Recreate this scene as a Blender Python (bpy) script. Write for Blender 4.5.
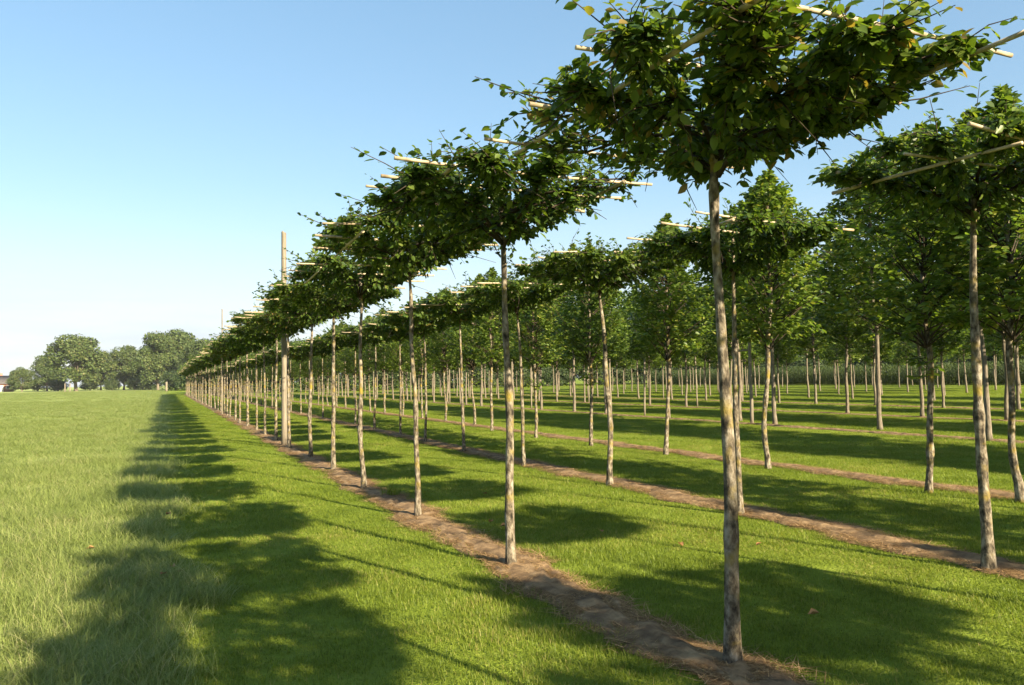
import bpy, math, random
import numpy as np
from mathutils import Vector, Matrix, Euler
R = math.radians
sc = bpy.context.scene
for o in list(bpy.data.objects): bpy.data.objects.remove(o)

# ------------------------------------------------------------------ camera
W, H, FPX = 1024, 685, 784.0
CAM_H = 1.55
ROLL = R(1.0)
VPX, VPY = 166.0, 384.5                       # vanishing point of the tree rows
_dx, _dy = VPX - W/2, -(VPY - H/2)
_ux = _dx*math.cos(ROLL) + _dy*math.sin(ROLL)
_uy = -_dx*math.sin(ROLL) + _dy*math.cos(ROLL)
PITCH = math.atan(-_uy/FPX)
YAW = math.atan(-_ux/math.hypot(FPX, _uy))
CAM_R = (Matrix.Rotation(-YAW, 3, 'Z') @ Matrix.Rotation(R(90)+PITCH, 3, 'X') @ Matrix.Rotation(-ROLL, 3, 'Z'))
cam_d = bpy.data.cameras.new('camera'); cam = bpy.data.objects.new('camera', cam_d)
sc.collection.objects.link(cam)
cam.matrix_world = Matrix.Translation((0, 0, CAM_H)) @ CAM_R.to_4x4()
cam_d.sensor_width = 36.0; cam_d.lens = 36.0*FPX/W; cam_d.clip_end = 3000; cam_d.clip_start = 0.05
sc.camera = cam

# ------------------------------------------------------------------ world, sun, exposure
SUN_EL = R(25.0)
SUN_AZ = math.atan2(0.345, -0.937)            # direction towards the sun, clockwise from +Y
wd = bpy.data.worlds.new('World'); sc.world = wd; wd.use_nodes = True
nt = wd.node_tree; nt.nodes.clear()
n_out = nt.nodes.new('ShaderNodeOutputWorld'); n_bg = nt.nodes.new('ShaderNodeBackground')
n_sky = nt.nodes.new('ShaderNodeTexSky'); n_sky.sky_type = 'NISHITA'; n_sky.sun_disc = False
n_sky.sun_elevation = SUN_EL; n_sky.sun_rotation = SUN_AZ
n_sky.air_density = 1.0; n_sky.dust_density = 1.0; n_sky.ozone_density = 0.9
n_bg.inputs['Strength'].default_value = 0.115
# thin low cloud bank near the horizon, all the way round
n_tc = nt.nodes.new('ShaderNodeTexCoord'); n_map = nt.nodes.new('ShaderNodeMapping')
n_map.inputs['Scale'].default_value = (2.2, 2.2, 15.0)
n_no = nt.nodes.new('ShaderNodeTexNoise'); n_no.inputs['Scale'].default_value = 1.6
n_no.inputs['Detail'].default_value = 6.0; n_no.inputs['Roughness'].default_value = 0.55
n_sep = nt.nodes.new('ShaderNodeSeparateXYZ')
n_r1 = nt.nodes.new('ShaderNodeMapRange'); n_r1.interpolation_type = 'SMOOTHSTEP'
for k, v in (('From Min', 0.24), ('From Max', 0.02), ('To Min', 0.0), ('To Max', 1.0)): n_r1.inputs[k].default_value = v
n_r2 = nt.nodes.new('ShaderNodeMapRange'); n_r2.interpolation_type = 'SMOOTHSTEP'
for k, v in (('From Min', 0.40), ('From Max', 0.72), ('To Min', 0.55), ('To Max', 1.0)): n_r2.inputs[k].default_value = v
n_mul = nt.nodes.new('ShaderNodeMath'); n_mul.operation = 'MULTIPLY'
n_mix = nt.nodes.new('ShaderNodeMix'); n_mix.data_type = 'RGBA'
n_mix.inputs[7].default_value = (1.95, 2.15, 2.4, 1)
L = nt.links.new
L(n_tc.outputs['Generated'], n_map.inputs['Vector']); L(n_map.outputs['Vector'], n_no.inputs['Vector'])
L(n_tc.outputs['Generated'], n_sep.inputs['Vector']); L(n_sep.outputs['Z'], n_r1.inputs['Value'])
L(n_no.outputs['Fac'], n_r2.inputs['Value']); L(n_r1.outputs[0], n_mul.inputs[0]); L(n_r2.outputs[0], n_mul.inputs[1])
n_gm = nt.nodes.new('ShaderNodeGamma'); n_gm.inputs['Gamma'].default_value = 0.58
n_hs = nt.nodes.new('ShaderNodeHueSaturation'); n_hs.inputs['Saturation'].default_value = 1.5; n_hs.inputs['Hue'].default_value = 0.495
L(n_sky.outputs[0], n_gm.inputs['Color']); L(n_gm.outputs[0], n_hs.inputs['Color'])
L(n_mul.outputs[0], n_mix.inputs[0]); L(n_hs.outputs[0], n_mix.inputs[6]); L(n_mix.outputs[2], n_bg.inputs['Color'])
L(n_bg.outputs[0], n_out.inputs['Surface'])

sun_d = bpy.data.lights.new('sun', 'SUN'); sun = bpy.data.objects.new('sun', sun_d); sc.collection.objects.link(sun)
sun_d.energy = 5.0; sun_d.angle = R(0.55); sun_d.color = (1.0, 0.85, 0.60)
_sd = Vector((math.sin(SUN_AZ)*math.cos(SUN_EL), math.cos(SUN_AZ)*math.cos(SUN_EL), math.sin(SUN_EL)))
sun.rotation_euler = _sd.to_track_quat('Z', 'Y').to_euler()
sun.location = _sd*60
vs = sc.view_settings
sc.cycles.max_bounces = 6; sc.cycles.diffuse_bounces = 3; sc.cycles.transmission_bounces = 4; sc.cycles.glossy_bounces = 2
vs.view_transform = 'Standard'; vs.look = 'None'; vs.exposure = 1.85; vs.gamma = 1.0; vs.use_curve_mapping = False

# ------------------------------------------------------------------ helpers
def ray(px, py):
    v = CAM_R @ Vector(((px-W/2)/FPX, -(py-H/2)/FPX, -1.0))
    return v
def ground(px, py):
    v = ray(px, py); t = -CAM_H/v.z
    return Vector((v.x*t, v.y*t, 0.0))
def at_depth(px, depth):                      # ground point under a pixel column at a camera distance
    v = ray(px, 380); h = Vector((v.x, v.y, 0)).normalized()
    f = Vector((math.sin(YAW), math.cos(YAW), 0))
    return h*(depth/h.dot(f))
def project(p):
    v = CAM_R.transposed() @ (Vector(p)-Vector((0, 0, CAM_H)))
    if v.z > -0.05: return None
    return (W/2 + FPX*v.x/-v.z, H/2 - FPX*v.y/-v.z, -v.z)

COL = sc.collection
def link(o, parent=None, col=None):
    (col or COL).objects.link(o)
    if parent is not None: o.parent = parent
    return o
def tag(o, label=None, cat=None, group=None, kind=None):
    if label: o['label'] = label
    if cat: o['category'] = cat
    if group: o['group'] = group
    if kind: o['kind'] = kind
    return o
def empty(name, loc, rot=(0, 0, 0), scale=1.0):
    o = bpy.data.objects.new(name, None); o.empty_display_size = 0.2
    o.location = loc; o.rotation_euler = rot; o.scale = (scale,)*3 if not hasattr(scale, '__len__') else scale
    return link(o)
def mesh_np(name, V, F, mat=None, tint=None, smooth=False):
    V = np.asarray(V, np.float32); me = bpy.data.meshes.new(name)
    if isinstance(F, np.ndarray): F = [F]
    F = [np.asarray(f, np.int32) for f in F if len(f)]
    li = np.concatenate([f.ravel() for f in F]); tot = np.concatenate([np.full(len(f), f.shape[1], np.int32) for f in F])
    st = np.concatenate([[0], np.cumsum(tot)[:-1]]).astype(np.int32)
    me.vertices.add(len(V)); me.vertices.foreach_set('co', V.ravel())
    me.loops.add(len(li)); me.loops.foreach_set('vertex_index', li)
    me.polygons.add(len(tot)); me.polygons.foreach_set('loop_start', st); me.polygons.foreach_set('loop_total', tot)
    if smooth: me.polygons.foreach_set('use_smooth', np.ones(len(tot), bool))
    if tint is not None:
        a = me.attributes.new('tint', 'FLOAT', 'POINT'); a.data.foreach_set('value', np.asarray(tint, np.float32))
    me.update(calc_edges=True)
    if mat is not None: me.materials.append(mat)
    return me
def obj(name, me, parent=None, col=None):
    return link(bpy.data.objects.new(name, me), parent, col)
class Geo:
    def __init__(s): s.V = []; s.Q = []; s.T = []; s.n = 0
    def add(s, V, Q=None, T=None):
        s.V.append(np.asarray(V, float).reshape(-1, 3))
        if Q is not None and len(Q): s.Q.append(np.asarray(Q)+s.n)
        if T is not None and len(T): s.T.append(np.asarray(T)+s.n)
        s.n += len(s.V[-1])
    def tube(s, P, rad, k=7, cap=True):
        P = np.asarray(P, float); rad = np.broadcast_to(rad, (len(P),)); n = len(P)
        D = np.gradient(P, axis=0); D /= np.linalg.norm(D, axis=1, keepdims=True)+1e-9
        up = np.array([0, 0, 1.]) if abs(D[0, 2]) < .8 else np.array([1., 0, 0])
        A = np.cross(D, up); A /= np.linalg.norm(A, axis=1, keepdims=True)+1e-9; B = np.cross(D, A)
        an = np.arange(k)*2*math.pi/k
        V = P[:, None] + rad[:, None, None]*(np.cos(an)[None, :, None]*A[:, None]+np.sin(an)[None, :, None]*B[:, None])
        i, j = np.meshgrid(np.arange(n-1), np.arange(k), indexing='ij'); j2 = (j+1) % k
        Q = np.stack([i*k+j, i*k+j2, (i+1)*k+j2, (i+1)*k+j], -1).reshape(-1, 4)
        V = V.reshape(-1, 3); T = []
        if cap:
            V = np.vstack([V, P[0], P[-1]]); m = n*k
            T = [[m, (q+1) % k, q] for q in range(k)] + [[m+1, (n-1)*k+q, (n-1)*k+(q+1) % k] for q in range(k)]
        s.add(V, Q, T)
    def box(s, c, d, rz=0.0):
        c = np.asarray(c, float); h = np.asarray(d, float)/2
        V = np.array([[x, y, z] for z in (-1, 1) for y in (-1, 1) for x in (-1, 1)])*h
        ca, sa = math.cos(rz), math.sin(rz); V = V @ np.array([[ca, sa, 0], [-sa, ca, 0], [0, 0, 1]])
        s.add(V+c, [[0, 2, 3, 1], [4, 5, 7, 6], [0, 1, 5, 4], [2, 6, 7, 3], [0, 4, 6, 2], [1, 3, 7, 5]])
    def mesh(s, name, mat, smooth=False, tint=None):
        F = []
        if s.Q: F.append(np.vstack(s.Q))
        if s.T: F.append(np.vstack(s.T))
        return mesh_np(name, np.vstack(s.V), F, mat, tint, smooth)

# leaves ---------------------------------------------------------------
LEAF_HI = (np.array([[0, 0, 0], [-.23, .25, .05], [-.29, .55, .06], [-.15, .82, .02], [0, 1, -.06], [.15, .82, .02], [.29, .55, .06], [.23, .25, .05], [0, .5, -.03]]),
           np.array([[8, 0, 7], [8, 7, 6], [8, 6, 5], [8, 5, 4], [8, 4, 3], [8, 3, 2], [8, 2, 1], [8, 1, 0]]))
LEAF_LO = (np.array([[0, 0, 0], [-.33, .5, .07], [.33, .5, .07], [0, 1, -.05]]), np.array([[0, 2, 1], [1, 2, 3]]))
def leaf_frames(D, U):
    D = D/(np.linalg.norm(D, axis=1, keepdims=True)+1e-9)
    X = np.cross(D, U); X /= np.linalg.norm(X, axis=1, keepdims=True)+1e-9
    return X, D, np.cross(X, D)
def leaf_mesh(name, P, D, U, S, tint, mat, lod):
    tv, tf = lod; X, D, Z = leaf_frames(D, U)
    V = P[:, None] + S[:, None, None]*(tv[None, :, 0, None]*X[:, None]+tv[None, :, 1, None]*D[:, None]+tv[None, :, 2, None]*Z[:, None])
    F = (tf[None]+(np.arange(len(P))*len(tv))[:, None, None]).reshape(-1, 3)
    return mesh_np(name, V.reshape(-1, 3), F, mat, np.repeat(tint, len(tv)))
def leaves_on_twig(rs, A, B, n, size, out, t0=0.25, sag=0.0):
    A = np.asarray(A); B = np.asarray(B); d = B-A; Ld = np.linalg.norm(d)+1e-9; d = d/Ld
    side = np.cross(d, [0, 0, 1.]); sn = np.linalg.norm(side)
    side = side/sn if sn > .15 else np.array([math.cos(rs.uniform(0, 6.3)), math.sin(rs.uniform(0, 6.3)), 0])
    for k in range(n):
        t = t0+(1-t0)*(k+rs.uniform(0, .8))/n
        s = 1 if k % 2 else -1
        if sn <= .15:
            a = rs.uniform(0, 6.3); side = np.array([math.cos(a), math.sin(a), 0])
        p = A+(B-A)*t + rs.normal(0, .012, 3)
        D = d*rs.uniform(.2, .9)+side*s*rs.uniform(.5, 1.1)+np.array([0, 0, rs.uniform(-.65, .35)-sag])
        U = np.array([rs.normal(0, .6), rs.normal(-.25, .6), 1.0])
        out.append((p, D, U, size*rs.uniform(.6, 1.2), rs.random()))
def pack(out):
    return [np.array([o[i] for o in out]) for i in range(5)]

# ------------------------------------------------------------------ materials
def new_mat(name):
    m = bpy.data.materials.new(name); m.use_nodes = True; t = m.node_tree; t.nodes.clear()
    o = t.nodes.new('ShaderNodeOutputMaterial'); return m, t, o
def node(t, kind, **kw):
    n = t.nodes.new(kind)
    for k, v in kw.items():
        if k in n.inputs: n.inputs[k].default_value = v
        else: setattr(n, k, v)
    return n
def ramp(t, stops, fac=None):
    r = t.nodes.new('ShaderNodeValToRGB'); e = r.color_ramp.elements
    while len(e) > 1: e.remove(e[-1])
    e[0].position = stops[0][0]; e[0].color = (*stops[0][1], 1)
    for p, c in stops[1:]:
        q = e.new(p); q.color = (*c, 1)
    if fac is not None: t.links.new(fac, r.inputs['Fac'])
    return r
def leaf_mat(name, stops, trans, rough=0.45, tfac=0.42, spec=0.35, patch=0.0):
    m, t, o = new_mat(name)
    at = node(t, 'ShaderNodeAttribute', attribute_name='tint'); oi = node(t, 'ShaderNodeObjectInfo')
    ad = node(t, 'ShaderNodeMath', operation='MULTIPLY_ADD'); ad.inputs[1].default_value = 0.22
    t.links.new(oi.outputs['Random'], ad.inputs[0])
    sb = node(t, 'ShaderNodeMath', operation='ADD'); t.links.new(at.outputs['Fac'], ad.inputs[2])
    t.links.new(ad.outputs[0], sb.inputs[0]); sb.inputs[1].default_value = -0.11
    fac = sb.outputs[0]
    if patch:
        ge = node(t, 'ShaderNodeNewGeometry'); pn = node(t, 'ShaderNodeTexNoise', Scale=.7, Detail=5.0, Roughness=.65); t.links.new(ge.outputs['Position'], pn.inputs['Vector'])
        pm = node(t, 'ShaderNodeMapRange'); pm.inputs[1].default_value = .3; pm.inputs[2].default_value = .7; pm.inputs[3].default_value = -patch; pm.inputs[4].default_value = patch
        pa = node(t, 'ShaderNodeMath', operation='ADD'); t.links.new(pn.outputs['Fac'], pm.inputs[0]); t.links.new(pm.outputs[0], pa.inputs[0]); t.links.new(fac, pa.inputs[1]); fac = pa.outputs[0]
    cr = ramp(t, stops, fac)
    p = node(t, 'ShaderNodeBsdfPrincipled', Roughness=rough); p.inputs['Specular IOR Level'].default_value = spec
    tr = node(t, 'ShaderNodeBsdfTranslucent')
    mx = node(t, 'ShaderNodeMix', data_type='RGBA', blend_type='MULTIPLY'); mx.inputs[0].default_value = 1.0
    mx.inputs[7].default_value = (*trans, 1)
    t.links.new(cr.outputs[0], mx.inputs[6]); t.links.new(mx.outputs[2], tr.inputs['Color'])
    t.links.new(cr.outputs[0], p.inputs['Base Color'])
    ms = node(t, 'ShaderNodeMixShader'); ms.inputs[0].default_value = tfac
    t.links.new(p.outputs[0], ms.inputs[1]); t.links.new(tr.outputs[0], ms.inputs[2]); t.links.new(ms.outputs[0], o.inputs['Surface'])
    return m
def solid_mat(name, stops, scale=(8, 8, 8), nscale=1.0, detail=5, rough=.85, bump=.3, bdist=.01, extra=None):
    m, t, o = new_mat(name)
    tc = node(t, 'ShaderNodeTexCoord'); mp = node(t, 'ShaderNodeMapping'); mp.inputs['Scale'].default_value = scale
    oi = node(t, 'ShaderNodeObjectInfo'); cb = node(t, 'ShaderNodeCombineXYZ')
    ml = node(t, 'ShaderNodeMath', operation='MULTIPLY'); ml.inputs[1].default_value = 37.0
    t.links.new(oi.outputs['Random'], ml.inputs[0]); t.links.new(ml.outputs[0], cb.inputs[0]); t.links.new(ml.outputs[0], cb.inputs[2])
    t.links.new(cb.outputs[0], mp.inputs['Location'])
    t.links.new(tc.outputs['Object'], mp.inputs['Vector'])
    n = node(t, 'ShaderNodeTexNoise', Scale=nscale, Detail=detail, Roughness=.6); t.links.new(mp.outputs[0], n.inputs['Vector'])
    cr = ramp(t, stops, n.outputs['Fac']); col = cr.outputs[0]
    if extra:                                   # (ramp lo, hi, colour, scale): blotches with a shape of their own
        lo, hi, c, s2 = extra
        n2 = node(t, 'ShaderNodeTexNoise', Scale=s2, Detail=4.0); t.links.new(tc.outputs['Object'], n2.inputs['Vector'])
        mr = node(t, 'ShaderNodeMapRange'); mr.inputs[1].default_value = lo; mr.inputs[2].default_value = hi
        t.links.new(n2.outputs['Fac'], mr.inputs[0])
        mx = node(t, 'ShaderNodeMix', data_type='RGBA'); t.links.new(mr.outputs[0], mx.inputs[0]); t.links.new(col, mx.inputs[6])
        mx.inputs[7].default_value = (*c, 1); col = mx.outputs[2]
    p = node(t, 'ShaderNodeBsdfPrincipled', Roughness=rough); p.inputs['Specular IOR Level'].default_value = .2
    t.links.new(col, p.inputs['Base Color'])
    b = node(t, 'ShaderNodeBump', Strength=bump, Distance=bdist); t.links.new(n.outputs['Fac'], b.inputs['Height']); t.links.new(b.outputs[0], p.inputs['Normal'])
    t.links.new(p.outputs[0], o.inputs['Surface'])
    return m

M = {}
M['leaf_roof'] = leaf_mat('leaf_roof', [(0, (.030, .062, .012)), (.45, (.064, .112, .018)), (.8, (.110, .160, .026)), (.99, (.15, .18, .03)), (1, (.19, .14, .04))], (1.6, 1.6, .6))
M['leaf_upright'] = leaf_mat('leaf_upright', [(0, (.045, .082, .014)), (.5, (.098, .155, .026)), (.85, (.16, .215, .036)), (1, (.22, .23, .05))], (1.4, 1.5, .7))
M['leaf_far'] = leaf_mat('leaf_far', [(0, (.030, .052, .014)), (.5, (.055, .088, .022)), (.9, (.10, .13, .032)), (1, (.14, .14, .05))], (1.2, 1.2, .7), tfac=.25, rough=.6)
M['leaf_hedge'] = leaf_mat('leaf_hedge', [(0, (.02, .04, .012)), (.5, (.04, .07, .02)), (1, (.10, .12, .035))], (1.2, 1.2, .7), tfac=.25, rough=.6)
M['leaf_maize'] = leaf_mat('leaf_maize', [(0, (.05, .085, .02)), (1, (.11, .14, .035))], (1.2, 1.2, .7), tfac=.35)
M['lawn'] = leaf_mat('lawn', [(0, (.086, .130, .014)), (.5, (.153, .208, .024)), (.9, (.215, .258, .036)), (1, (.30, .27, .09))], (1.5, 1.5, .6), tfac=.42, rough=.5, spec=.25, patch=.3)
M['field'] = leaf_mat('field', [(0, (.150, .195, .05)), (.5, (.228, .280, .078)), (.85, (.285, .33, .108)), (1, (.38, .36, .18))], (1.35, 1.35, .8), tfac=.42, rough=.5, spec=.2, patch=.2)
M['straw'] = leaf_mat('straw', [(0, (.15, .085, .04)), (.5, (.31, .20, .095)), (1, (.48, .33, .17))], (1, 1, 1), tfac=.1, rough=.8, spec=.1)
M['bark'] = solid_mat('bark', [(.34, (.020, .017, .013)), (.45, (.085, .07, .05)), (.53, (.16, .135, .098)), (.66, (.28, .25, .20))], (26, 26, 13), 1.0, 10, .92, 1.0, .02,
                      (.52, .70, (.22, .165, .03), 6.0))
M['bark_dark'] = solid_mat('bark_dark', [(.25, (.06, .05, .04)), (.5, (.15, .125, .095)), (.75, (.24, .21, .16))], (26, 26, 7), 1.0, 6, .9, .8, .012)
M['twig'] = solid_mat('twig', [(.3, (.025, .019, .013)), (.7, (.06, .045, .03))], (20, 20, 20), bump=.2)
M['bamboo'] = solid_mat('bamboo', [(.25, (.20, .15, .09)), (.5, (.36, .29, .19)), (.75, (.50, .43, .32))], (14, 14, 14), 1.0, 4, .5, .25, .004)
M['post'] = solid_mat('post', [(.25, (.12, .10, .075)), (.5, (.185, .158, .12)), (.75, (.26, .23, .18))], (30, 30, 2.5), 1.0, 6, .85, .5, .01)
M['tie'] = solid_mat('tie', [(.3, (.012, .012, .012)), (.7, (.03, .03, .03))], bump=.1, rough=.6)
M['soil'] = solid_mat('soil', [(.25, (.055, .036, .02)), (.45, (.155, .10, .055)), (.6, (.26, .175, .095)), (.8, (.38, .27, .15))], (1, 1, 1), 7.0, 9, .95, .9, .03)
M['track'] = solid_mat('track', [(.3, (.30, .26, .13)), (.7, (.45, .40, .22))], (1, 1, 1), .6, 5)
M['brick'] = solid_mat('brick', [(.3, (.28, .13, .09)), (.7, (.42, .22, .16))], (3, 3, 9), 1.0, 3)
M['roof'] = solid_mat('roof', [(.3, (.06, .055, .055)), (.7, (.11, .10, .10))], (2, 2, 8), 1.0, 3)
M['white'] = solid_mat('white', [(.3, (.68, .68, .66)), (.7, (.8, .8, .78))], bump=.05)
M['glass'] = solid_mat('glass', [(.3, (.02, .025, .03)), (.7, (.04, .05, .06))], bump=0, rough=.1)
M['fallen'] = leaf_mat('fallen', [(0, (.16, .06, .025)), (.6, (.30, .13, .05)), (1, (.38, .22, .09))], (1, .9, .8), tfac=.2, rough=.7)

FIELD_EDGE = 0.05
def ground_mat():
    m, t, o = new_mat('ground')
    g = node(t, 'ShaderNodeNewGeometry'); sx = node(t, 'ShaderNodeSeparateXYZ'); t.links.new(g.outputs['Position'], sx.inputs[0])
    def noise(s, d=5):
        n = node(t, 'ShaderNodeTexNoise', Scale=s, Detail=d); t.links.new(g.outputs['Position'], n.inputs['Vector']); return n
    n1, n2, n3 = noise(.35), noise(3.0), noise(40.0, 3)
    mixn = node(t, 'ShaderNodeMath', operation='MULTIPLY_ADD'); mixn.inputs[1].default_value = .5
    t.links.new(n2.outputs['Fac'], mixn.inputs[0])
    hm = node(t, 'ShaderNodeMath', operation='MULTIPLY'); hm.inputs[1].default_value = .5; t.links.new(n1.outputs['Fac'], hm.inputs[0]); t.links.new(hm.outputs[0], mixn.inputs[2])
    lawn = ramp(t, [(.3, (.110, .154, .018)), (.5, (.157, .208, .027)), (.7, (.203, .246, .040))], mixn.outputs[0])
    fld = ramp(t, [(.3, (.21, .258, .070)), (.5, (.25, .300, .088)), (.7, (.285, .33, .108))], mixn.outputs[0])
    wob = node(t, 'ShaderNodeMath', operation='MULTIPLY_ADD'); wob.inputs[1].default_value = .5
    t.links.new(n2.outputs['Fac'], wob.inputs[0]); t.links.new(sx.outputs['X'], wob.inputs[2])
    mr = node(t, 'ShaderNodeMapRange'); mr.inputs[1].default_value = FIELD_EDGE+.10; mr.inputs[2].default_value = FIELD_EDGE+.45
    t.links.new(wob.outputs[0], mr.inputs[0])
    mx = node(t, 'ShaderNodeMix', data_type='RGBA'); t.links.new(mr.outputs[0], mx.inputs[0]); t.links.new(fld.outputs[0], mx.inputs[6]); t.links.new(lawn.outputs[0], mx.inputs[7])
    p = node(t, 'ShaderNodeBsdfPrincipled', Roughness=.95); p.inputs['Specular IOR Level'].default_value = .05
    t.links.new(mx.outputs[2], p.inputs['Base Color'])
    b = node(t, 'ShaderNodeBump', Strength=.7, Distance=.04); t.links.new(n3.outputs['Fac'], b.inputs['Height']); t.links.new(b.outputs[0], p.inputs['Normal'])
    t.links.new(p.outputs[0], o.inputs['Surface'])
    return m
M['ground'] = ground_mat()

# ------------------------------------------------------------------ setting
ROW1, ROW2, ROW3 = 2.64, 6.0, 9.40
UPROWS = [16.6, 23.2, 30.0, 37.0, 44.0, 51.0, 58.0, 66.0, 75.0]
g = Geo(); g.add([[-900, -300, 0], [900, -300, 0], [900, 1400, 0], [-900, 1400, 0]], [[0, 1, 2, 3]])
tag(obj('ground', g.mesh('ground', M['ground'])), kind='structure')

def strip_edge(row, y, side):                  # irregular half-width of a bare soil strip
    k = row*3.7+side*11.3
    base = .18 if row < 12 else .13
    return base+.055*np.sin(y*1.9+k)+.045*np.sin(y*4.3+k*2.1)+.03*np.sin(y*9.1+k*1.3)
def soil_strip(row, y0, y1):
    rs = np.random.RandomState(int(row*10)); ys = []
    y = y0
    while y < y1:
        ys.append(y); y += .12 if y < 16 else (.3 if y < 40 else 1.0)
    ys = np.array(ys); u = np.linspace(-1, 1, 11); V = np.zeros((len(ys), len(u), 3))
    el, er = strip_edge(row, ys, -1), strip_edge(row, ys, 1)
    for j, q in enumerate(u):
        w = np.where(q < 0, el, er)
        V[:, j, 0] = row+q*(w+.06); V[:, j, 1] = ys
        V[:, j, 2] = .006+.035*max(0, 1-abs(q))**.7+rs.uniform(-.5, .8, len(ys))*.024*(abs(q) < .95)
    V[:, 0, 2] = .004; V[:, -1, 2] = .004
    V[..., 2] = np.maximum(V[..., 2], .004)
    n, k = len(ys), len(u); i, j = np.meshgrid(np.arange(n-1), np.arange(k-1), indexing='ij')
    Q = np.stack([i*k+j, i*k+j+1, (i+1)*k+j+1, (i+1)*k+j], -1).reshape(-1, 4)
    tag(obj('soil_strip', mesh_np('soil_strip', V.reshape(-1, 3), Q, M['soil'], smooth=True)), kind='structure')
for r_ in (ROW1, ROW2, ROW3): soil_strip(r_, -5, 128)
for r_ in UPROWS[:3]: soil_strip(r_, r_*.55-3, 128)

# ------------------------------------------------------------------ tree kit
HIDDEN = bpy.data.collections.new('grass_pieces')   # not linked to the scene: only instanced by the grass
def trunk_mesh(seed, h, r0, r1, wob=.02, knob=.006, sides=12, mat='bark', flare=1.6, n=26):
    rs = np.random.RandomState(seed); z = np.linspace(-.06, h, n); t = np.clip(z/h, 0, 1)
    def wv(): return wob*(np.sin(z*rs.uniform(1.2, 2.4)+rs.uniform(0, 6))+.45*np.sin(z*rs.uniform(3.5, 6)+rs.uniform(0, 6)))
    x, y = wv(), wv(); x -= x[1]; y -= y[1]; f = np.minimum(1, z/.4+.15); x *= f; y *= f
    rad = r0+(r1-r0)*t; rad *= 1+(flare-1)*np.exp(-np.maximum(z, 0)/.07); rad += np.abs(rs.normal(0, knob, n))
    G = Geo(); G.tube(np.stack([x, y, z], 1), rad, sides)
    return G, (x[-1], y[-1])

def roof_crown(seed, size=.073, lod=LEAF_HI, dens=1.0, hx=.84, hy=.97, thin=None):
    rs = np.random.RandomState(seed); out = []; G = Geo(); limbs = []
    zt = 2.66
    zbf = lambda r: 2.56+.54*min(1, r)
    for k in range(12):
        a = 2*math.pi*(k+rs.uniform(-.25, .25))/12; e = np.array([math.cos(a), math.sin(a)])
        m = 1/max(abs(e[0])/hx, abs(e[1])/hy); m *= rs.uniform(.85, 1.06)
        z0 = zt+rs.uniform(-.02, .36); ze = 3.12+rs.uniform(-.08, .08)
        tt = np.linspace(0, 1, 6)
        P = np.stack([e[0]*m*tt, e[1]*m*tt, z0+(ze-z0)*np.sin(tt*math.pi/2)**.8], 1); P[1:-1] += rs.normal(0, .02, (4, 3))
        G.tube(P, np.linspace(.016, .006, 6), 5); limbs.append(P)
    pts = np.vstack([p[1:] for p in limbs]); lv = []
    def twig(A, B, n, sag=0, t0=.25, r=.005):
        A = np.asarray(A); B = np.asarray(B); mid = (A+B)/2+rs.normal(0, .02, 3)
        G.tube([A, mid, B], [r, r*.8, r*.4], 4, False)
        leaves_on_twig(rs, A, mid, n//2, size, out, t0, sag); leaves_on_twig(rs, mid, B, n-n//2, size, out, 0.0, sag)
    for P in limbs:                            # twigs off the limbs, outwards
        for q in range(int(9*dens)):
            t = rs.uniform(.3, 1); A = P[min(5, int(t*5.99))]+rs.normal(0, .01, 3)
            d = np.array([A[0], A[1], 0]); d /= np.linalg.norm(d)+1e-6
            B = A+d*rs.uniform(.1, .38)+rs.normal(0, .13, 3)+np.array([0, 0, rs.uniform(-.1, .12)])
            twig(A, B, int(rs.randint(9, 15)))
    for q in range(int(760*dens)):             # filling the slab
        x, y = rs.uniform(-1, 1)*(hx+.12), rs.uniform(-1, 1)*(hy+.12)
        r = max(abs(x)/hx, abs(y)/hy, .85*math.hypot(x/hx, y/hy))
        if r > 1.15+.15*rs.random(): continue
        lump = .10*math.sin(x*5.1+seed)*math.sin(y*4.3+seed*2)
        zb = zbf(r)+lump*.5; z = zb+(3.26-.06*r+lump*.4-zb)*rs.random()
        if thin and thin(x, y) and rs.random() < .82: continue
        B = np.array([x, y, z]); A0 = pts[np.argmin(np.linalg.norm(pts-B, axis=1))]
        A = B+(A0-B)*min(1, .4/(np.linalg.norm(A0-B)+1e-6))
        twig(A, B, int(rs.randint(9, 14)), sag=.25 if z < zb+.2 else 0, t0=.1)
    for q in range(int(120*dens)):              # upright young shoots
        x, y = rs.uniform(-1, 1)*hx, rs.uniform(-1, 1)*hy; A = np.array([x, y, 3.12+rs.uniform(-.05, .1)])
        B = A+np.array([rs.normal(0, .1), rs.normal(0, .1), rs.uniform(.06, .36)*rs.uniform(.3, 1)])
        twig(A, B, int(rs.randint(6, 11)), r=.004)
    for q in range(int(9*dens)):               # long shoots past the frame
        P = limbs[rs.randint(12)][-1]; d = np.array([P[0], P[1], 0]); d /= np.linalg.norm(d)
        B = P+d*rs.uniform(.15, .4)+np.array([rs.normal(0, .12), rs.normal(0, .12), rs.uniform(-.12, .15)])
        twig(P, B, int(rs.randint(6, 10)), r=.004)
    keep = []
    for o in out:
        x, y, z = o[0]; r = max(abs(x)/hx, abs(y)/hy, .85*math.hypot(x/hx, y/hy))
        if z > zbf(r)-.05-.12*rs.random()**3: keep.append(o)
    return pack(keep), G
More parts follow.
